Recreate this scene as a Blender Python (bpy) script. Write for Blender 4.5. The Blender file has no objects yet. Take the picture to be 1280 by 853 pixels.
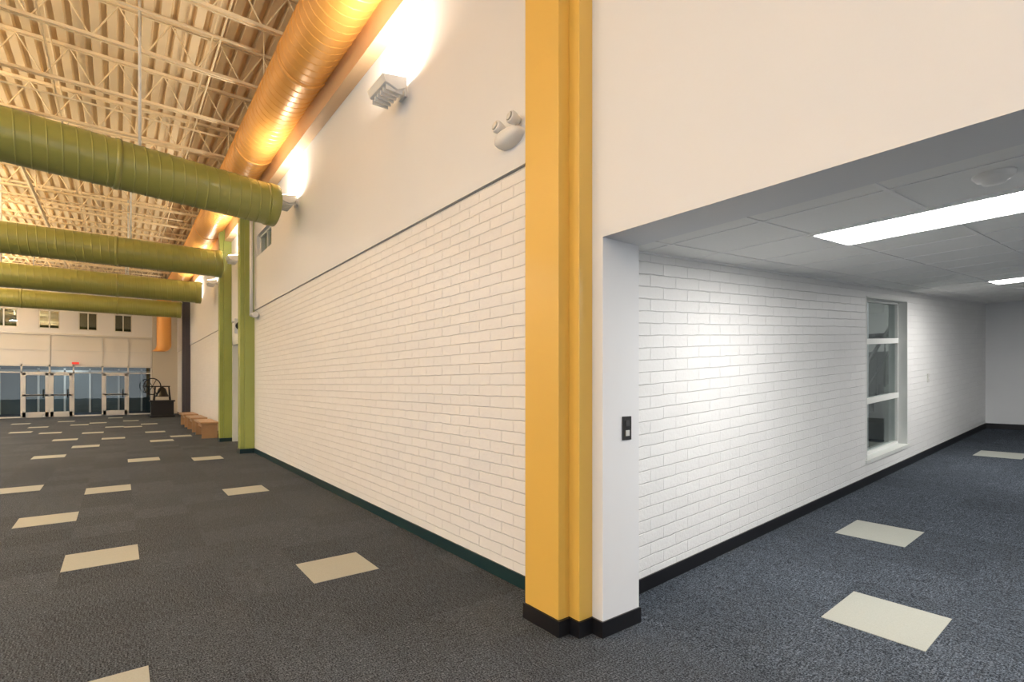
import bpy, bmesh, math, random
from mathutils import Vector, Matrix
random.seed(4)
scene=bpy.context.scene
C=bpy.context.collection
try:
    scene.view_settings.view_transform='Standard'
    scene.view_settings.look='None'
except Exception as e: print(e)

# World axes: X = -a (hall runs towards -X), Y = b (towards the hall side wall / annex), Z up, metres.
# ------------------------------------------------------------------ materials
def mat(name,col,rough=0.6,metal=0.0,spec=0.5,emit=None,es=0,coat=0):
    m=bpy.data.materials.new(name); m.use_nodes=True
    p=m.node_tree.nodes['Principled BSDF']
    p.inputs['Base Color'].default_value=(*col,1)
    p.inputs['Roughness'].default_value=rough
    p.inputs['Metallic'].default_value=metal
    p.inputs['Specular IOR Level'].default_value=spec
    p.inputs['Coat Weight'].default_value=coat
    if emit:
        p.inputs['Emission Color'].default_value=(*emit,1)
        p.inputs['Emission Strength'].default_value=es
    return m
def N(m,t): return m.node_tree.nodes.new(t)
def L(m,a,b): m.node_tree.links.new(a,b)
def noisy(m,c1,c2,scale=3,bump=0.0,bscale=80,bdist=0.002):
    nt=m.node_tree; p=nt.nodes['Principled BSDF']
    tc=N(m,'ShaderNodeTexCoord'); n=N(m,'ShaderNodeTexNoise'); n.inputs['Scale'].default_value=scale
    n.inputs['Detail'].default_value=4
    L(m,tc.outputs['Object'],n.inputs['Vector'])
    mx=N(m,'ShaderNodeMix'); mx.data_type='RGBA'
    mx.inputs[6].default_value=(*c1,1); mx.inputs[7].default_value=(*c2,1)
    L(m,n.outputs['Fac'],mx.inputs[0]); L(m,mx.outputs[2],p.inputs['Base Color'])
    if bump>0:
        n2=N(m,'ShaderNodeTexNoise'); n2.inputs['Scale'].default_value=bscale
        L(m,tc.outputs['Object'],n2.inputs['Vector'])
        b=N(m,'ShaderNodeBump'); b.inputs['Strength'].default_value=bump; b.inputs['Distance'].default_value=bdist
        L(m,n2.outputs['Fac'],b.inputs['Height']); L(m,b.outputs['Normal'],p.inputs['Normal'])
    return m
def brick_mat(name,axis,ramp):
    m=mat(name,(0.8,0.79,0.76),0.42)
    nt=m.node_tree; p=nt.nodes['Principled BSDF']
    tc=N(m,'ShaderNodeTexCoord'); sp=N(m,'ShaderNodeSeparateXYZ'); cb=N(m,'ShaderNodeCombineXYZ')
    L(m,tc.outputs['Object'],sp.inputs[0])
    L(m,sp.outputs['X' if axis=='x' else 'Y'],cb.inputs[0])
    if ramp:
        mu=N(m,'ShaderNodeMath'); mu.operation='MULTIPLY_ADD'
        L(m,sp.outputs['Y'],mu.inputs[0]); mu.inputs[1].default_value=-ramp; L(m,sp.outputs['Z'],mu.inputs[2])
        L(m,mu.outputs[0],cb.inputs[1])
    else: L(m,sp.outputs['Z'],cb.inputs[1])
    n=N(m,'ShaderNodeTexNoise'); n.inputs['Scale'].default_value=7; n.inputs['Detail'].default_value=4; L(m,tc.outputs['Object'],n.inputs['Vector'])
    va=N(m,'ShaderNodeVectorMath'); va.operation='MULTIPLY_ADD'
    L(m,n.outputs['Color'],va.inputs[0]); va.inputs[1].default_value=(0.014,0.014,0); L(m,cb.outputs[0],va.inputs[2])
    br=N(m,'ShaderNodeTexBrick'); L(m,va.outputs[0],br.inputs['Vector'])
    br.inputs['Scale'].default_value=1
    br.inputs['Brick Width'].default_value=0.305; br.inputs['Row Height'].default_value=0.088
    br.inputs['Mortar Size'].default_value=0.005; br.inputs['Mortar Smooth'].default_value=1.0
    br.inputs['Color1'].default_value=(0.79,0.785,0.775,1); br.inputs['Color2'].default_value=(0.82,0.815,0.805,1)
    br.inputs['Mortar'].default_value=(0.755,0.75,0.74,1)
    L(m,br.outputs['Color'],p.inputs['Base Color'])
    n2=N(m,'ShaderNodeTexNoise'); n2.inputs['Scale'].default_value=38; n2.inputs['Detail'].default_value=5
    L(m,tc.outputs['Object'],n2.inputs['Vector'])
    ma=N(m,'ShaderNodeMath'); ma.operation='MULTIPLY_ADD'
    L(m,br.outputs['Fac'],ma.inputs[0]); ma.inputs[1].default_value=-1.0
    m3=N(m,'ShaderNodeMath'); m3.operation='MULTIPLY'; L(m,n2.outputs['Fac'],m3.inputs[0]); m3.inputs[1].default_value=0.7
    L(m,m3.outputs[0],ma.inputs[2])
    b=N(m,'ShaderNodeBump'); b.inputs['Strength'].default_value=0.9; b.inputs['Distance'].default_value=0.005
    L(m,ma.outputs[0],b.inputs['Height']); L(m,b.outputs['Normal'],p.inputs['Normal'])
    return m
def carpet_mat(name,c1,c2):
    m=mat(name,c1,0.95,spec=0.1); p=m.node_tree.nodes['Principled BSDF']
    tc=N(m,'ShaderNodeTexCoord')
    mp=N(m,'ShaderNodeMapping'); mp.inputs['Location'].default_value=(3.97/.51,-0.14/.51,0); mp.inputs['Scale'].default_value=(1/.51,1/.51,0)
    L(m,tc.outputs['Object'],mp.inputs[0])
    fl=N(m,'ShaderNodeVectorMath'); fl.operation='FLOOR'; L(m,mp.outputs[0],fl.inputs[0])
    wn=N(m,'ShaderNodeTexWhiteNoise'); wn.noise_dimensions='3D'; L(m,fl.outputs[0],wn.inputs['Vector'])
    n=N(m,'ShaderNodeTexNoise'); n.inputs['Scale'].default_value=110; n.inputs['Detail'].default_value=3; n.inputs['Roughness'].default_value=.75
    L(m,tc.outputs['Object'],n.inputs['Vector'])
    cr=N(m,'ShaderNodeValToRGB'); cr.color_ramp.elements[0].position=0.42; cr.color_ramp.elements[1].position=0.61
    cr.color_ramp.elements[0].color=(*c1,1); cr.color_ramp.elements[1].color=(*c2,1)
    L(m,n.outputs['Fac'],cr.inputs[0])
    def streak(sx,sy):
        mm=N(m,'ShaderNodeMapping'); mm.inputs['Scale'].default_value=(sx,sy,1); L(m,tc.outputs['Object'],mm.inputs[0])
        k=N(m,'ShaderNodeTexNoise'); k.inputs['Scale'].default_value=1; k.inputs['Detail'].default_value=3; L(m,mm.outputs[0],k.inputs['Vector']); return k
    s1=streak(14,120); s2=streak(120,14)
    gt=N(m,'ShaderNodeMath'); gt.operation='GREATER_THAN'; gt.inputs[1].default_value=.5; L(m,wn.outputs['Value'],gt.inputs[0])
    mx=N(m,'ShaderNodeMix'); mx.data_type='FLOAT'; L(m,gt.outputs[0],mx.inputs[0]); L(m,s1.outputs['Fac'],mx.inputs[2]); L(m,s2.outputs['Fac'],mx.inputs[3])
    mr=N(m,'ShaderNodeMapRange'); mr.inputs['From Min'].default_value=.3; mr.inputs['From Max'].default_value=.7; mr.inputs['To Min'].default_value=.60; mr.inputs['To Max'].default_value=1.40
    L(m,mx.outputs[0],mr.inputs[0])
    mr2=N(m,'ShaderNodeMapRange'); mr2.inputs['To Min'].default_value=.88; mr2.inputs['To Max'].default_value=1.12; L(m,wn.outputs['Value'],mr2.inputs[0])
    mu=N(m,'ShaderNodeMath'); mu.operation='MULTIPLY'; L(m,mr.outputs[0],mu.inputs[0]); L(m,mr2.outputs[0],mu.inputs[1])
    vs=N(m,'ShaderNodeVectorMath'); vs.operation='SCALE'; L(m,cr.outputs[0],vs.inputs[0]); L(m,mu.outputs[0],vs.inputs['Scale'])
    L(m,vs.outputs[0],p.inputs['Base Color'])
    b=N(m,'ShaderNodeBump'); b.inputs['Strength'].default_value=.4; b.inputs['Distance'].default_value=.003
    L(m,n.outputs['Fac'],b.inputs['Height']); L(m,b.outputs['Normal'],p.inputs['Normal'])
    return m
def glass_mat(name,col,gloss=.05,tint=(.8,.9,.9)):
    # thin glass: transparent mixed with a mirror that strengthens at grazing angles
    m=bpy.data.materials.new(name); m.use_nodes=True; nt=m.node_tree; nt.nodes.clear()
    o=nt.nodes.new('ShaderNodeOutputMaterial'); t=nt.nodes.new('ShaderNodeBsdfTransparent'); g=nt.nodes.new('ShaderNodeBsdfGlossy')
    t.inputs[0].default_value=(*tint,1); g.inputs[0].default_value=(*col,1); g.inputs['Roughness'].default_value=.01
    lw=nt.nodes.new('ShaderNodeLayerWeight'); lw.inputs[0].default_value=.5
    pw=nt.nodes.new('ShaderNodeMath'); pw.operation='POWER'; pw.inputs[1].default_value=4.5
    ad=nt.nodes.new('ShaderNodeMath'); ad.operation='MULTIPLY_ADD'; ad.inputs[1].default_value=.7; ad.inputs[2].default_value=gloss; ad.use_clamp=True
    mx=nt.nodes.new('ShaderNodeMixShader')
    nt.links.new(lw.outputs['Facing'],pw.inputs[0]); nt.links.new(pw.outputs[0],ad.inputs[0]); nt.links.new(ad.outputs[0],mx.inputs[0])
    nt.links.new(t.outputs[0],mx.inputs[1]); nt.links.new(g.outputs[0],mx.inputs[2]); nt.links.new(mx.outputs[0],o.inputs[0])
    return m

M={}
M['brick_hall']=brick_mat('painted_brick_hall','x',0)
M['brick_annex']=brick_mat('painted_brick_annex','y',0.06)
M['dry']=noisy(mat('drywall_white',(.82,.8,.78),.6),(.745,.75,.76),(.77,.775,.785),2,.08,60)
M['groove']=mat('reveal_grey',(.30,.29,.28),.8)
M['carpet']=carpet_mat('carpet_charcoal',(.012,.016,.022),(.112,.131,.160))
M['accent']=noisy(mat('carpet_beige',(.42,.39,.31),.95,spec=.1),(.30,.31,.275),(.39,.40,.365),140,.4,120)
M['yellow']=noisy(mat('yellow_paint',(.78,.42,.06),.35),(.68,.42,.08),(.72,.45,.095),1.5,.04,30)
M['green']=noisy(mat('green_paint',(.27,.33,.03),.35),(.29,.34,.08),(.33,.38,.10),3)
M['greenduct']=noisy(mat('green_duct_paint',(.2,.25,.03),.30,spec=.5,coat=.15),(.25,.255,.06),(.29,.29,.075),2)
M['orange']=noisy(mat('orange_duct_paint',(.8,.32,.03),.36,metal=.15,spec=.6,coat=.1),(.74,.35,.08),(.80,.39,.095),2)
M['beam']=mat('beam_tan_orange',(.60,.39,.22),.5)
M['purple']=mat('dark_column_paint',(.045,.04,.055),.4)
M['black']=mat('rubber_base_black',(.008,.008,.01),.35)
M['teal']=mat('rubber_base_teal',(.008,.03,.035),.35)
M['deck']=noisy(mat('roof_deck_cream',(.86,.68,.44),.5),(.94,.72,.44),(.97,.78,.51),.6)
M['joist']=mat('joist_cream',(.96,.77,.49),.5)
M['white']=mat('white_enamel',(.8,.79,.76),.35)
M['plastic']=mat('device_plastic',(.8,.79,.76),.4)
M['tile']=noisy(mat('acoustic_tile',(.62,.61,.59),.9),(.84,.84,.82),(.88,.88,.86),60,.3,160)
M['grid']=mat('ceiling_tee',(.86,.86,.85),.5)
M['lens']=mat('troffer_lens',(1,1,1),.4,emit=(1,.97,.92),es=30)
M['flood']=mat('flood_lens',(1,1,1),.4,emit=(1,.92,.78),es=12)
M['alu']=mat('aluminium_frame',(.66,.65,.61),.35,metal=.2)
M['whiteframe']=mat('window_frame_paint',(.72,.73,.70),.35)
M['glass']=glass_mat('dark_glass',(.9,.95,.95),.05,(.80,.84,.84))
M['glass2']=glass_mat('storefront_glass',(.9,.92,.92),.06,(.86,.90,.90))
M['dark']=mat('dark_interior',(.06,.06,.06),.8)
M['grey']=mat('stair_room_grey',(.50,.50,.48),.8)
M['teald']=noisy(mat('vestibule_teal',(.02,.10,.13),.5),(.015,.028,.032),(.11,.16,.17),.9)
M['panel']=noisy(mat('spandrel_panel',(.7,.66,.6),.12),(.72,.69,.63),(.78,.75,.69),.5)
M['wood']=noisy(mat('bench_wood',(.45,.22,.08),.4),(.32,.18,.085),(.44,.27,.14),6)
M['iron']=mat('cast_iron',(.015,.015,.015),.4,metal=.3)
M['bronze']=mat('bell_metal',(.05,.045,.035),.35,metal=.8)
M['sign']=mat('sign_black',(.02,.02,.02),.4)
M['signw']=mat('sign_white',(.8,.8,.8),.4)
M['exit']=mat('exit_red',(.5,.03,.02),.4,emit=(1,.08,.04),es=.5)
M['tanwall']=mat('tan_wall',(.60,.55,.46),.6)
M['pane']=glass_mat('clerestory_glass',(.8,.9,.9),.1,(.5,.55,.55))

# ------------------------------------------------------------------ mesh helpers
def ramp(y): return 0.06*max(0.0,y-2.6)
def new_obj(name,bm,m,parent=None,smooth=False,bevel=0):
    me=bpy.data.meshes.new(name); bm.normal_update(); bm.to_mesh(me); bm.free()
    o=bpy.data.objects.new(name,me); C.objects.link(o)
    if isinstance(m,str): me.materials.append(M[m])
    else:
        for k in m: me.materials.append(M[k])
    if smooth:
        for p in me.polygons: p.use_smooth=True
    if bevel:
        b=o.modifiers.new('bev','BEVEL'); b.width=bevel; b.segments=2; b.limit_method='ANGLE'
    if parent: o.parent=parent
    return o
def add_box(bm,a0,a1,b0,b1,z0,z1,rmp=False,mi=0):
    x0,x1=-max(a0,a1),-min(a0,a1)
    vs=[]
    for x,y,z in [(x0,b0,z0),(x1,b0,z0),(x1,b1,z0),(x0,b1,z0),(x0,b0,z1),(x1,b0,z1),(x1,b1,z1),(x0,b1,z1)]:
        vs.append(bm.verts.new((x,y,z+(ramp(y) if rmp else 0))))
    for f in [(3,2,1,0),(4,5,6,7),(0,1,5,4),(1,2,6,5),(2,3,7,6),(3,0,4,7)]:
        fc=bm.faces.new([vs[i] for i in f]); fc.material_index=mi
def box(name,a0,a1,b0,b1,z0,z1,m,parent=None,rmp=False,bevel=0):
    bm=bmesh.new(); add_box(bm,a0,a1,b0,b1,z0,z1,rmp); return new_obj(name,bm,m,parent,bevel=bevel)
def boxes(name,lst,m,parent=None,rmp=False,bevel=0):
    bm=bmesh.new()
    for q in lst: add_box(bm,*q[:6],rmp=rmp,mi=(q[6] if len(q)>6 else 0))
    return new_obj(name,bm,m,parent,bevel=bevel)
def empty(name,loc=(0,0,0)):
    e=bpy.data.objects.new(name,None); C.objects.link(e); e.empty_display_size=.1; return e
def add_tube(bm,p,q,r,n=8,cap=True):
    p=Vector(p);q=Vector(q);d=(q-p).normalized()
    u=d.orthogonal().normalized(); v=d.cross(u)
    A=[];B=[]
    for i in range(n):
        t=2*math.pi*i/n; o=(u*math.cos(t)+v*math.sin(t))*r
        A.append(bm.verts.new(p+o)); B.append(bm.verts.new(q+o))
    for i in range(n):
        j=(i+1)%n; f=bm.faces.new([A[i],A[j],B[j],B[i]]); f.smooth=True
    if cap: bm.faces.new(A[::-1]); bm.faces.new(B)
def tube(name,p,q,r,m,parent=None,n=16):
    bm=bmesh.new(); add_tube(bm,p,q,r,n); return new_obj(name,bm,m,parent)
def lathe(bm,c,prof,axis=Vector((0,0,1)),n=32):
    c=Vector(c); u=axis.orthogonal().normalized(); v=axis.cross(u); R=[]
    for r,h in prof:
        R.append([bm.verts.new(c+axis*h+(u*math.cos(2*math.pi*i/n)+v*math.sin(2*math.pi*i/n))*max(r,1e-4)) for i in range(n)])
    for k in range(len(R)-1):
        for i in range(n):
            j=(i+1)%n; f=bm.faces.new([R[k][i],R[k][j],R[k+1][j],R[k+1][i]]); f.smooth=True
    bm.faces.new(R[0][::-1]); bm.faces.new(R[-1])

# ------------------------------------------------------------------ room shell
AF=31.0
box('floor',-6,AF+4.5,-9,2.6,-.2,0,'carpet')
box('floor_annex',-4,2.34,2.6,13.6,-.2,0,'carpet',rmp=True)
bw=2.35
boxes('wall_brick_hall',[(2.60,12.6,bw,2.6,0,3.08),(15.1,AF,bw,2.6,0,3.08),(12.6,15.1,bw,2.6,2.6,3.08)],'brick_hall')
wz0,wz1=4.2,4.65
boxes('wall_upper_hall',[(2.6,10.7,bw-.012,2.6,3.098,5.7),(12.0,AF,bw-.012,2.6,3.098,5.7),(10.7,12.0,bw-.012,2.6,3.098,wz0),(10.7,12.0,bw-.012,2.6,wz1,5.7)],'dry')
box('trim_reveal',2.6,AF,bw+.012,2.6,3.08,3.098,'groove')
box('wall_header_annex',-6,2.60,2.27,2.6,2.368,7.2,'dry')
box('wall_top_hall',2.6,AF,2.4,2.6,5.7,7.2,'dry')
boxes('wall_end_pilaster',[(2.087,2.60,2.27,2.60,.0,2.368)],'dry')
boxes('baseboard_hall',[(2.6,12.3,bw-.012,bw,0,.1),(15.4,24.9,bw-.012,bw,0,.1),(25.3,AF,bw-.012,bw,0,.1)],'teal')
boxes('baseboard_corner',[(2.24,2.58,2.06,2.16,0,.095),(2.16,2.612,2.147,2.27,0,.095),(2.077,2.612,2.258,2.61,0,.095)],'black')
def column(name,a0,a1,m,notch,bf=2.07,zt=7.0,z0=.095):
    e=empty(name)
    box('flange',a0+notch,a1-.03,bf,bf+.087,z0,zt,m,e,bevel=.004)
    box('body',a0,a1,bf+.087,2.27 if a0<3 else 2.35,z0,zt,m,e,bevel=.004)
    return e
column('column_yellow',2.17,2.60,'yellow',.085)
for a0 in (12.3,15.1):
    e=column('column_green',a0,a0+.3,'green',.03); box('base',a0-.01,a0+.31,2.06,2.35,0,.095,'teal',e)
e=column('column_charcoal',24.9,25.3,'purple',.03); box('base',24.89,25.31,2.06,2.35,0,.095,'black',e)

e=empty('door_1')
box('back_wall',12.6,15.1,2.75,2.85,0,2.6,'dry',e)
boxes('jambs',[(12.6,12.7,2.35,2.75,0,2.6),(15.0,15.1,2.35,2.75,0,2.6),(12.6,15.1,2.35,2.75,2.5,2.6)],'whiteframe',e)
boxes('leaf',[(13.3,14.4,2.70,2.74,0,2.15)],'green',e)
box('threshold',12.6,15.1,2.6,2.85,-.1,0.002,'carpet',e)

ab=2.34; W0,W1=7.18,8.7
zw0,zw1=.29,2.29
boxes('wall_brick_annex',[(ab,ab+.22,2.6,W0,-.1,2.6),(ab,ab+.22,W1,13.3,-.1,2.6),(ab,ab+.22,W0,W1,-.1,zw0),(ab,ab+.22,W0,W1,zw1,2.6)],'brick_annex',rmp=True)
boxes('baseboard_annex',[(ab-.012,ab,2.63,13.3,0,.1),(-4,ab,13.288,13.3,0,.1)],'black',rmp=True)
box('wall_back_annex',-4,ab+.3,13.3,13.5,-.1,2.7,'dry',rmp=True)
box('wall_right_annex',-4.2,-4,2.6,13.5,-.1,2.7,'dry',rmp=True)
e=empty('window_1')
fr=[]
ga=ab+.10
t=.045
fr+= [(ga,ga+.07,W0,W0+t,zw0,zw1),(ga,ga+.07,W1-t,W1,zw0,zw1),(ga,ga+.07,W0,W1,zw0,zw0+t),(ga,ga+.07,W0,W1,zw1-t,zw1)]
for zz in (.98,1.74): fr.append((ga-.005,ga+.07,W0,W1,zz-.035,zz+.035))
boxes('frame',fr,'whiteframe',e,rmp=True)
boxes('lining',[(ab-.004,ga,W0,W0+.02,zw0,zw1),(ab-.004,ga,W1-.02,W1,zw0,zw1),(ab-.004,ga,W0,W1,zw1-.02,zw1),(ab-.02,ga,W0-.03,W1+.03,zw0-.03,zw0+.01)],'whiteframe',e,rmp=True)
box('glazing',ga+.03,ga+.036,W0,W1,zw0,zw1,'glass',e,rmp=True)
# stair room behind that window
boxes('wall_stair_room',[(5.2,5.3,4.5,13,.3,3.7),(2.58,5.3,13,13.1,.3,3.7),(2.58,5.3,4.4,4.5,.3,3.7)],'grey')
box('ceiling_stair_room',2.58,5.3,4.4,13.1,3.7,3.8,'grey')
box('floor_stair_room',2.58,5.3,4.4,13.1,.2,.3,'dark')
e=empty('staircase')
sl=[]
for i in range(11): sl.append((3.55+.0,4.9,9.9+.27*i,10.19+.27*i,.3+.17*i,.47+.17*i))
boxes('steps',sl,'dark',e)
bm=bmesh.new(); add_tube(bm,(-3.5,9.8,1.25),(-3.5,12.9,3.2),.03,8); add_tube(bm,(-3.5,9.8,.8),(-3.5,12.9,2.75),.015,8)
for i in range(7): add_tube(bm,(-3.5,9.9+.45*i,.32+.28*i),(-3.5,9.9+.45*i,1.32+.283*i),.015,6)
new_obj('handrail',bm,'sign',e)
e=empty('door_5')
boxes('frame',[(3.62,3.70,12.93,13,.3,3.7),(4.28,4.36,12.93,13,.3,3.7),(3.62,4.36,12.93,13,2.5,2.58)],'sign',e)
boxes('column_stair_room',[(2.95,3.1,9.0,9.15,.3,3.7)],'dry')

zc=2.414
box('ceiling_annex',-4,ab,2.6,13.3,zc,zc+.12,'tile',rmp=True)
gl=[]
bb=3.55-.61
while bb<13.3:
    gl.append((-4,ab,bb-.011,bb+.011,zc-.004,zc+.01)); bb+=.61
aa=1.48+.61
while aa>-4:
    gl.append((aa-.011,aa+.011,2.6,13.3,zc-.005,zc+.01)); aa-=.61
gl.append((ab-.025,ab,2.6,13.3,zc-.012,zc+.01)); gl.append((-4,ab,13.275,13.3,zc-.012,zc+.01)); gl.append((-4,ab,2.6,2.625,zc-.012,zc+.01))
boxes('trim_ceiling_grid',gl,'grid',rmp=True)
for (a0,b0) in [(1.48,3.55),(1.48,8.43),(-1.57,3.55),(-1.57,8.43)]:
    e=empty('ceiling_light_troffer')
    box('lens',a0-1.22+.02,a0-.02,b0+.02,b0+.59,zc-.012,zc-.004,'lens',e,rmp=True)
    boxes('rim',[(a0-1.23,a0+.01,b0-.012,b0+.02,zc-.016,zc),(a0-1.23,a0+.01,b0+.59,b0+.622,zc-.016,zc),(a0-.02,a0+.01,b0,b0+.61,zc-.016,zc),(a0-1.23,a0-1.2,b0,b0+.61,zc-.016,zc)],'grid',e,rmp=True)
bm=bmesh.new(); lathe(bm,(-.52,3.12,zc+ramp(3.12)),[(.075,0),(.075,-.012),(.06,-.03),(.045,-.034),(.04,-.045),(.001,-.048)][::-1])
new_obj('smoke_detector',bm,'white')

e=empty('light_switch')
box('plate',2.079,2.087,2.44,2.52,1.155,1.30,'sign',e,bevel=.002)
box('toggle_upper',2.073,2.08,2.465,2.495,1.24,1.275,'dark',e); box('toggle_lower',2.073,2.08,2.465,2.495,1.18,1.215,'alu',e)
e=empty('light_switch')
box('plate',ab-.008,ab,9.6,9.68,1.10,1.23,'alu',e,rmp=True,bevel=.002); box('toggle',ab-.014,ab-.007,9.63,9.65,1.15,1.18,'plastic',e,rmp=True)

# ------------------------------------------------------------------ far wall: storefront
e=empty('storefront_entrance')
b0,b1=-8.0,1.31
vm=[-7.2,-6.3,-5.3,-4.3,-3.39,-2.47,-1.65,-.61,.36,1.27]
fr=[(AF-.05,AF+.08,b0,b1,2.28,2.36),(AF-.05,AF+.08,b0,b1,1.98,2.03),(AF-.05,AF+.08,b0,b1,0,.06)]
for v in vm: fr.append((AF-.05,AF+.08,v-.03,v+.03,0,2.36))
boxes('frame',fr,'alu',e)
box('glazing',AF+.02,AF+.03,b0,b1,0,2.3,'glass2',e)
def door(name,c0,c1):
    d=empty(name)
    boxes('stiles',[(AF-.07,AF-.01,c0+.03,c0+.14,.02,1.98),(AF-.07,AF-.01,c1-.14,c1-.03,.02,1.98),(AF-.07,AF-.01,c0,c1,1.88,1.98),(AF-.07,AF-.01,c0,c1,.02,.24),(AF-.07,AF-.01,c0,c1,.95,1.03)],'alu',d)
    tube('pull',(-(AF-.13),c1-.2,.85),(-(AF-.13),c1-.2,1.25),.02,'iron',d)
    tube('push_bar',(-(AF-.1),c0+.1,1.0),(-(AF-.1),c1-.1,1.0),.02,'iron',d)
door('door_2',-3.39,-2.47); door('door_3',-2.47,-1.65); door('door_4',-.61,.36)
e=empty('spandrel_panels')
box('panel',AF-.01,AF+.1,b0,b1,2.36,3.72,'panel',e)
fr=[(AF-.06,AF,b0,b1,3.70,3.78),(AF-.03,AF,b0,b1,3.0,3.03)]
for v in [-6.3,-4.3,-2.47,-.61,.36,1.27]: fr.append((AF-.05,AF,v-.025,v+.025,2.36,3.72))
boxes('mullions',fr,'alu',e)
cw=[(-4.4,-3.51),(-2.84,-2.12),(-1.48,-.79),(-.17,.51),(-6,-5.2)]
segs=sorted(cw); L0=b0; wl=[(AF,AF+.2,b0,1.31,3.78,3.97),(AF,AF+.2,b0,1.31,4.82,7.2)]
for (s,t2) in segs:
    wl.append((AF,AF+.2,L0,s,3.97,4.82)); L0=t2
wl.append((AF,AF+.2,L0,1.31,3.97,4.82))
boxes('wall_far',wl,'dry')
box('wall_far_tan',AF-.15,AF+.2,1.31,2.35,0,7.2,'tanwall')
for i,(s,t2) in enumerate(cw):
    e=empty('window_%d'%(i+2)); m_=(s+t2)/2
    boxes('frame',[(AF+.02,AF+.08,s,t2,3.97,4.02),(AF+.02,AF+.08,s,t2,4.77,4.82),(AF+.02,AF+.08,s,s+.04,3.97,4.82),(AF+.02,AF+.08,t2-.04,t2,3.97,4.82),(AF+.02,AF+.08,m_-.02,m_+.02,3.97,4.82)],'alu',e)
    box('glazing',AF+.05,AF+.055,s,t2,3.97,4.82,'pane',e)
    box('night_backing',AF+.15,AF+.16,s,t2,3.97,4.82,'dark',e)
boxes('wall_vestibule',[(AF+4,AF+4.1,-8,2.6,0,2.7),(AF+.2,AF+4,2.4,2.6,0,2.7)],'teald')
box('ceiling_vestibule',AF+.2,AF+4,-8,2.6,2.5,2.6,'dark')
fr=[]
for v in [-6,-4.6,-3.2,-2.2,-1.2,0,1.0]: fr.append((AF+3.9,AF+4,v-.04,v+.04,0,2.3))
fr.append((AF+3.9,AF+4,-8,2.4,2.1,2.2)); boxes('trim_vestibule',fr,'alu')
bm=bmesh.new(); add_box(bm,AF-.12,AF-.06,-1.70,-1.45,2.40,2.49); new_obj('exit_sign',bm,'exit')
boxes('wall_left',[(4,AF+.2,-8.2,-8,0,7.2)],'dry')

e=empty('window_7')
boxes('frame',[(10.7,12.0,2.40,2.45,wz0,wz0+.04),(10.7,12.0,2.40,2.45,wz1-.04,wz1),(10.7,10.74,2.40,2.45,wz0,wz1),(11.96,12.0,2.40,2.45,wz0,wz1),(11.33,11.37,2.40,2.45,wz0,wz1)],'whiteframe',e)
box('glazing',10.7,12.0,2.42,2.425,wz0,wz1,'glass',e)
box('blank',10.7,12.0,2.58,2.6,wz0,wz1,'white',e)

# ------------------------------------------------------------------ roof deck and joists
bm=bmesh.new()
prof=[]; y=-9.0; per=.20
while y<2.6:
    prof+= [(y,6.78),(y+.055,6.78),(y+.075,6.70),(y+.18,6.70)]; y+=per
rows=[]
for xa in (-5,AF+.3):
    rows.append([bm.verts.new((-xa,py,pz)) for py,pz in prof])
for i in range(len(prof)-1):
    bm.faces.new([rows[0][i],rows[0][i+1],rows[1][i+1],rows[1][i]])
new_obj('ceiling_roof_deck',bm,'deck')
e=empty('roof_joists')
bm=bmesh.new()
a=-2.0
def rod(bm,p,q,w):
    add_tube(bm,p,q,w,5,False)
while a<AF:
    for s in (-.03,.03):
        add_box(bm,a+s-.015,a+s+.015,-9,2.4,6.65,6.695)
        add_box(bm,a+s-.015,a+s+.015,-9,2.4,6.12,6.16)
    y=-9
    up=True
    while y<2.3:
        rod(bm,(-a,y,6.66 if up else 6.13),(-a,y+.3,6.13 if up else 6.66),.011); y+=.3; up=not up
    a+=1.55
new_obj('joists',bm,'joist',e)
bm=bmesh.new()
for yy in (-6.5,-3.6,-.8,1.1):
    rod(bm,(5,yy,6.17),(-AF,yy,6.17),.014); rod(bm,(5,yy,6.6),(-AF,yy,6.6),.014)
new_obj('bridging',bm,'joist',e)
e=empty('sprinkler_pipe')
tube('main',(4,-1.6,6.05),(-AF+.5,-1.6,6.05),.035,'joist',e)
bm=bmesh.new()
for k in range(9):
    add_tube(bm,(-1.5-3.1*k,-1.6,6.05),(-1.5-3.1*k,-1.6,6.6),.012,6); add_tube(bm,(-1.5-3.1*k,-5,6.05),(-1.5-3.1*k,1.55,6.05),.018,8)
new_obj('branches',bm,'joist',e)
box('beam_side_wall',-6,AF,2.18,2.42,5.2,5.62,'beam')

# ------------------------------------------------------------------ spiral ducts
def spiral(name,p,q,r,m,parent,pitch=.14,n=56,h=.006):
    p=Vector(p);q=Vector(q);d=(q-p);Ln=d.length;d.normalize()
    u=Vector((0,0,1)); u=(u-d*u.dot(d)).normalized(); v=d.cross(u)
    pr=[(0,0),(.03,0),(.85,0),(.88,0),(.91,h),(.97,h)]
    P=len(pr); T=int(Ln/pitch)
    bm=bmesh.new(); g=[]
    for j in range(T*P+1):
        s0=(j//P+pr[j%P][0])*pitch; rr=r+pr[j%P][1]
        g.append([bm.verts.new(p+d*(s0+pitch*k/n-pitch/2)+(u*math.cos(2*math.pi*k/n)+v*math.sin(2*math.pi*k/n))*rr) for k in range(n)])
    for j in range(T*P):
        for k in range(n):
            if k<n-1: f=bm.faces.new([g[j][k],g[j+1][k],g[j+1][k+1],g[j][k+1]])
            elif j+1+P<=T*P: f=bm.faces.new([g[j][k],g[j+1][k],g[j+1+P][0],g[j+P][0]])
            else: continue
            f.smooth=True
    return new_obj(name,bm,m,parent)
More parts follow.
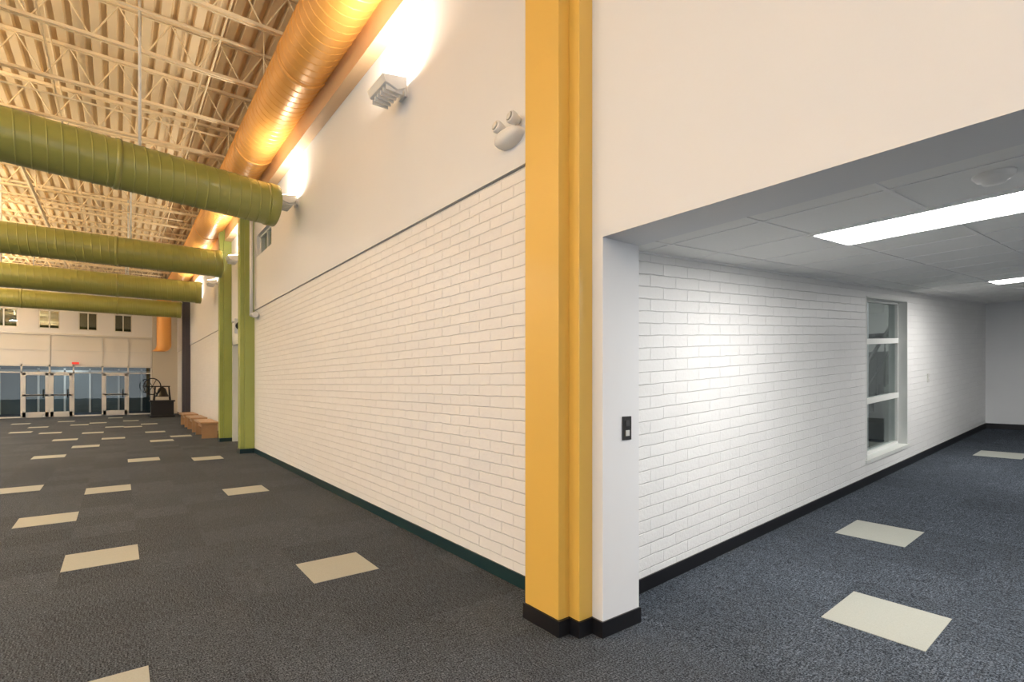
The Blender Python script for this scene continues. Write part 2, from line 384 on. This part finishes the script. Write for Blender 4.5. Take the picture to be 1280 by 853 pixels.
for (a1,a2,z,r,sl_) in [(8.73,8.35,4.31,.31,.10),(14.1,14.1,4.38,.31,0),(18.0,18.0,4.24,.31,0),(24.2,24.2,4.42,.31,0)]:
    e=empty('duct_green')
    P0=Vector((-a1,1.96,z))
    dr=Vector((-(a2-a1),-3.1,sl_)).normalized()
    P1=P0+dr*9.6
    spiral('shell',P0,P1,r,'greenduct',e)
    bm=bmesh.new()
    lathe(bm,P0,[(r*.98,.02),(r*.98,0),(r+.010,0),(r+.013,.01),(r+.013,.13),(r+.004,.14)],axis=dr,n=56); new_obj('end_collar',bm,'greenduct',e)
    bm=bmesh.new()
    for kk in (2.0,4.6,7.4):
        c=P0+dr*kk
        lathe(bm,c,[(r+.0,-.03),(r+.012,-.03),(r+.012,.03),(r,.03)],axis=dr,n=56)
    new_obj('joint_bands',bm,'greenduct',e)
    bm=bmesh.new()
    for kk in (1.75,4.3,7.0):
        c=P0+dr*kk
        add_tube(bm,c+Vector((0,0,r-.01)),(c.x,c.y,6.65),.018,8)
    new_obj('hanger_rods',bm,'white',e)
e=empty('duct_orange')
DO=(1.93,5.72,.33)
spiral('shell',(4.5,DO[0],DO[1]),(-28.6,DO[0],DO[1]),DO[2],'orange',e,pitch=.15)
bm=bmesh.new(); n=40; rings=[]
path=[]
for i in range(9):
    t=math.pi/2*i/8; path.append((Vector((-28.55-.45*math.sin(t),DO[0]-.25*math.sin(t),DO[1]-.45*(1-math.cos(t)))),t))
for zz in (5.1,4.6,4.1,3.6,3.3): path.append((Vector((-29.0,DO[0]-.25,zz)),math.pi/2))
for i in range(1,6):
    t=math.pi/2*i/5*.8; path.append((Vector((-29.0,DO[0]-.25-.3*(1-math.cos(t)),3.3-.3*math.sin(t))),math.pi/2))
for c,t in path:
    dd=Vector((-math.cos(t),0,-math.sin(t))); uu=Vector((0,1,0)); vv=dd.cross(uu)
    rings.append([bm.verts.new(c+(uu*math.cos(2*math.pi*k/n)+vv*math.sin(2*math.pi*k/n))*.29) for k in range(n)])
for i in range(len(rings)-1):
    for k in range(n):
        f=bm.faces.new([rings[i][k],rings[i][(k+1)%n],rings[i+1][(k+1)%n],rings[i+1][k]]); f.smooth=True
new_obj('elbow_drop',bm,'orange',e)
bm=bmesh.new()
for s in range(0,11):
    c=Vector((2-3*s,DO[0],DO[1])); lathe(bm,c,[(.33,-.04),(.343,-.04),(.343,.04),(.33,.04)],axis=Vector((1,0,0)),n=56)
new_obj('joint_bands',bm,'orange',e)
bm=bmesh.new()
for s in range(0,11):
    for dy in (-.31,.31): add_tube(bm,(1-3*s,DO[0]+dy*.9,DO[1]+.15),(1-3*s,DO[0]+dy*.9,6.65),.01,6)
new_obj('hangers',bm,'joist',e)

# ------------------------------------------------------------------ wall floodlights (uplights)
for a in (-3.0,1.0,5.04,9.06,13.9,17.5,21.5,26.5):
    e=empty('wall_uplight'); wy=2.27 if a<2.5 else 2.338
    a=a-.15
    y0=wy; dz=-.07
    box('wall_plate',a-.07,a+.07,y0-.03,y0,4.5+dz,4.66+dz,'plastic',e,bevel=.004)
    tube('arm',(-a,y0-.02,4.57+dz),(-a,y0-.10,4.55+dz),.025,'plastic',e)
    bm=bmesh.new()
    pr=[(y0-.06,4.62+dz),(y0-.07,4.51+dz),(y0-.16,4.46+dz),(y0-.29,4.50+dz),(y0-.32,4.57+dz)]
    A=[bm.verts.new((-a-.20,py,pz)) for py,pz in pr]; B=[bm.verts.new((-a+.20,py,pz)) for py,pz in pr]
    for i in range(5):
        j=(i+1)%5; bm.faces.new([A[i],A[j],B[j],B[i]])
    bm.faces.new(A[::-1]); bm.faces.new(B); bmesh.ops.recalc_face_normals(bm,faces=bm.faces)
    new_obj('housing',bm,'plastic',e,bevel=.006)
    boxes('fins',[(a-.17+.068*i,a-.155+.068*i,y0-.27,y0-.10,4.445+dz,4.49+dz) for i in range(6)],'plastic',e)
    bm=bmesh.new()
    vs=[bm.verts.new(v) for v in [(-a-.18,y0-.08,4.625+dz),(-a+.18,y0-.08,4.625+dz),(-a+.18,y0-.30,4.585+dz),(-a-.18,y0-.30,4.585+dz)]]
    f=bm.faces.new(vs); f.normal_update()
    if f.normal.z<0: f.normal_flip()
    new_obj('lens',bm,'flood',e)
    ld=bpy.data.lights.new('uplight_lamp','AREA'); ld.shape='RECTANGLE'; ld.size=.34; ld.size_y=.2; ld.energy=32; ld.color=(1,.93,.80)
    lo=bpy.data.objects.new('lamp',ld); C.objects.link(lo); lo.location=(-a,y0-.24,4.65+dz); lo.rotation_euler=(math.radians(180-14),0,0); lo.parent=e

# emergency light on wall
e=empty('emergency_light')
bm=bmesh.new(); n=32; wy=bw-.012
rings=[]
for k,(sc,dy) in enumerate([(1,0),(1,-.03),(.93,-.06),(.7,-.085),(.3,-.095)]):
    rings.append([bm.verts.new((-3.06+.155*sc*math.cos(2*math.pi*i/n),wy+dy,3.34+(.075*sc*math.sin(2*math.pi*i/n)*(1 if math.sin(2*math.pi*i/n)<0 else .75)))) for i in range(n)])
for k in range(4):
    for i in range(n):
        f=bm.faces.new([rings[k][i],rings[k][(i+1)%n],rings[k+1][(i+1)%n],rings[k+1][i]]); f.smooth=True
bm.faces.new(rings[-1]); bmesh.ops.recalc_face_normals(bm,faces=bm.faces)
new_obj('housing',bm,'plastic',e)
for dx in (-.08,.10):
    bm=bmesh.new(); lathe(bm,(-3.06+dx,wy-.07,3.43),[(.02,.06),(.035,.04),(.045,0),(.045,-.025),(.036,-.03)],axis=Vector((0,1,-.15)).normalized(),n=24); new_obj('lamp_head',bm,'plastic',e)
    bm=bmesh.new(); lathe(bm,(-3.06+dx,wy-.102,3.435),[(.032,0),(.02,-.008),(.001,-.01)],axis=Vector((0,1,-.15)).normalized(),n=24); new_obj('lamp_glass',bm,'alu',e)
    tube('stem',(-3.06+dx,wy-.05,3.38),(-3.06+dx,wy-.06,3.43),.012,'plastic',e)

e=empty('conduit_pipe')
tube('riser',(-12.12,2.25,2.95),(-12.12,2.25,5.15),.035,'white',e)
tube('elbow',(-12.12,2.25,2.97),(-11.85,2.28,2.95),.04,'white',e)
tube('cap',(-11.95,2.28,2.95),(-11.8,2.27,2.95),.06,'white',e)
e=empty('wall_sign')
box('plate',13.2,13.22,2.1,2.338,2.65,3.0,'signw',e)
bm=bmesh.new(); lathe(bm,(-13.19,2.21,2.83),[(.09,0),(.09,.006),(.06,.006),(.06,0)],axis=Vector((1,0,0)),n=24); new_obj('ring',bm,'sign',e)

# ------------------------------------------------------------------ accent carpet tiles
T=.255
cs=[(4.22,1.42),(8.04,1.42),(5.68,-.115),(7.62,-.625),(9.29,-.115),(10.02,-1.135),(11.95,1.42),(12.49,.395),(14.16,-1.135),(3.09,-.13),
(16.0,-.625),(17.9,-.115),(16.4,.905),(17.5,1.42),(18.2,-1.135),(21.8,-2.4),(19.5,.905),(20.3,-.625),(21,-1.65),(22.6,-.115),(23.5,.905),(22.3,.395),
(24.5,-1.135),(25.3,-.625),(26,.395),(24,-2.2),(27,-1.65),(12.9,-2.4),(17.2,-2.7),(26.4,-2.9),(1.2,-1.6),(-.8,.4),(28.6,-.115)]
bm=bmesh.new()
for a,b in cs: add_box(bm,a-T,a+T,b-T,b+T,-.01,.003)
for a0,a1,b0_,b1_ in [(.85,1.37,3.46,3.98),(1.40,1.92,5.14,5.66),(1.38,1.9,10.0,10.52),(-1.2,-.68,6.6,7.12),(-.2,.32,8.2,8.72)]:
    add_box(bm,a0,a1,b0_,b1_,-.01,.003,rmp=True)
new_obj('carpet_accent_tiles',bm,'accent')

# ------------------------------------------------------------------ benches
for a0 in (16.2,18.5,20.8):
    e=empty('wooden_bench'); a1=a0+1.6
    box('seat',a0,a1,1.76,2.2,.40,.45,'wood',e,bevel=.006)
    boxes('side_panels',[(a0+.10,a0+.15,1.80,2.18,0,.40),(a1-.15,a1-.10,1.80,2.18,0,.40)],'wood',e)
    boxes('aprons',[(a0+.15,a1-.15,1.86,1.89,.27,.40),(a0+.15,a1-.15,2.12,2.15,.27,.40),(a0+.15,a1-.15,1.97,2.03,.08,.14)],'wood',e)
# bell on pedestal
e=empty('school_bell'); ba,bb_=28.0,1.55; X=-ba
boxes('pedestal',[(ba-.38,ba+.38,bb_-.42,bb_+.42,0,.70),(ba-.43,ba+.43,bb_-.47,bb_+.47,.70,.76),(ba-.42,ba+.42,bb_-.46,bb_+.46,0,.1)],'iron',e,bevel=.008)
bm=bmesh.new()
for s in (-.30,.30):
    for d_ in (-.2,.2): add_tube(bm,(X+d_,bb_+s,.76),(X,bb_+s*.85,1.38),.03,8)
add_tube(bm,(X,bb_-.42,1.38),(X,bb_+.3,1.38),.025,10)
new_obj('a_frame',bm,'iron',e)
bm=bmesh.new(); lathe(bm,(X,bb_,.92),[(.27,0),(.265,.03),(.21,.12),(.17,.26),(.14,.36),(.07,.42),(.03,.46)],n=32); new_obj('bell',bm,'bronze',e)
bm=bmesh.new(); R=.36; c=Vector((X,bb_-.36,1.38))
for i in range(32):
    t0=2*math.pi*i/32;t1=2*math.pi*(i+1)/32
    add_tube(bm,c+Vector((R*math.cos(t0)*.55,R*math.cos(t0)*.84,R*math.sin(t0))),c+Vector((R*math.cos(t1)*.55,R*math.cos(t1)*.84,R*math.sin(t1))),.024,6)
for i in range(6):
    t0=2*math.pi*i/6; add_tube(bm,c,c+Vector((R*math.cos(t0)*.55,R*math.cos(t0)*.84,R*math.sin(t0))),.014,6)
new_obj('wheel',bm,'iron',e)

# ------------------------------------------------------------------ lights
def area(name,loc,rot,sx,sy,en,col):
    ld=bpy.data.lights.new(name,'AREA'); ld.shape='RECTANGLE'; ld.size=sx; ld.size_y=sy; ld.energy=en; ld.color=col
    o=bpy.data.objects.new(name,ld); C.objects.link(o); o.location=loc; o.rotation_euler=rot; return o
for a in (1,5.8,11.3,16,21,27):
    e=empty('added_pendant')  # pendants added out of view to fill the hall and brighten the ceiling
    bm=bmesh.new(); lathe(bm,(-a,-4.8,5.2),[(.06,.25),(.08,.2),(.24,0),(.235,-.01)],n=32); new_obj('shade',bm,'white',e)
    tube('stem',(-a,-4.8,5.4),(-a,-4.8,6.65),.012,'white',e)
    l=area('fill_down',(-a,-4.8,5.15),(0,math.radians(0),0),.4,.4,130,(.96,.98,1)); l.data.shape='DISK'; l.parent=e
    l=area('fill_up',(-a,-4.8,5.5),(math.pi,0,0),.5,.5,500,(1,.87,.66)); l.data.shape='DISK'; l.parent=e  # added fill aimed at the roof deck and joists
vl=area('vestibule_lamp',(-(AF+2),-2,2.45),(0,0,0),3,1,60,(.92,.97,1))
sl_=area('stair_room_fill',(-3.9,10.5,3.65),(0,0,0),1.4,1.4,80,(1,.98,.95))  # added fill, no fixture: brightens the room behind the annex window

w=bpy.data.worlds.new('World'); scene.world=w; w.use_nodes=True
w.node_tree.nodes['Background'].inputs[0].default_value=(.92,.955,1,1); w.node_tree.nodes['Background'].inputs[1].default_value=1.4

# ------------------------------------------------------------------ camera
cd=bpy.data.cameras.new('camera'); co=bpy.data.objects.new('camera',cd); C.objects.link(co)
co.location=(0,0,1.5); co.rotation_euler=(math.radians(90),0,math.atan2(.794,.607))
cd.sensor_width=36; cd.lens=643/1280*36; cd.shift_y=53.5/1280; cd.clip_start=.05; cd.clip_end=200
scene.camera=co
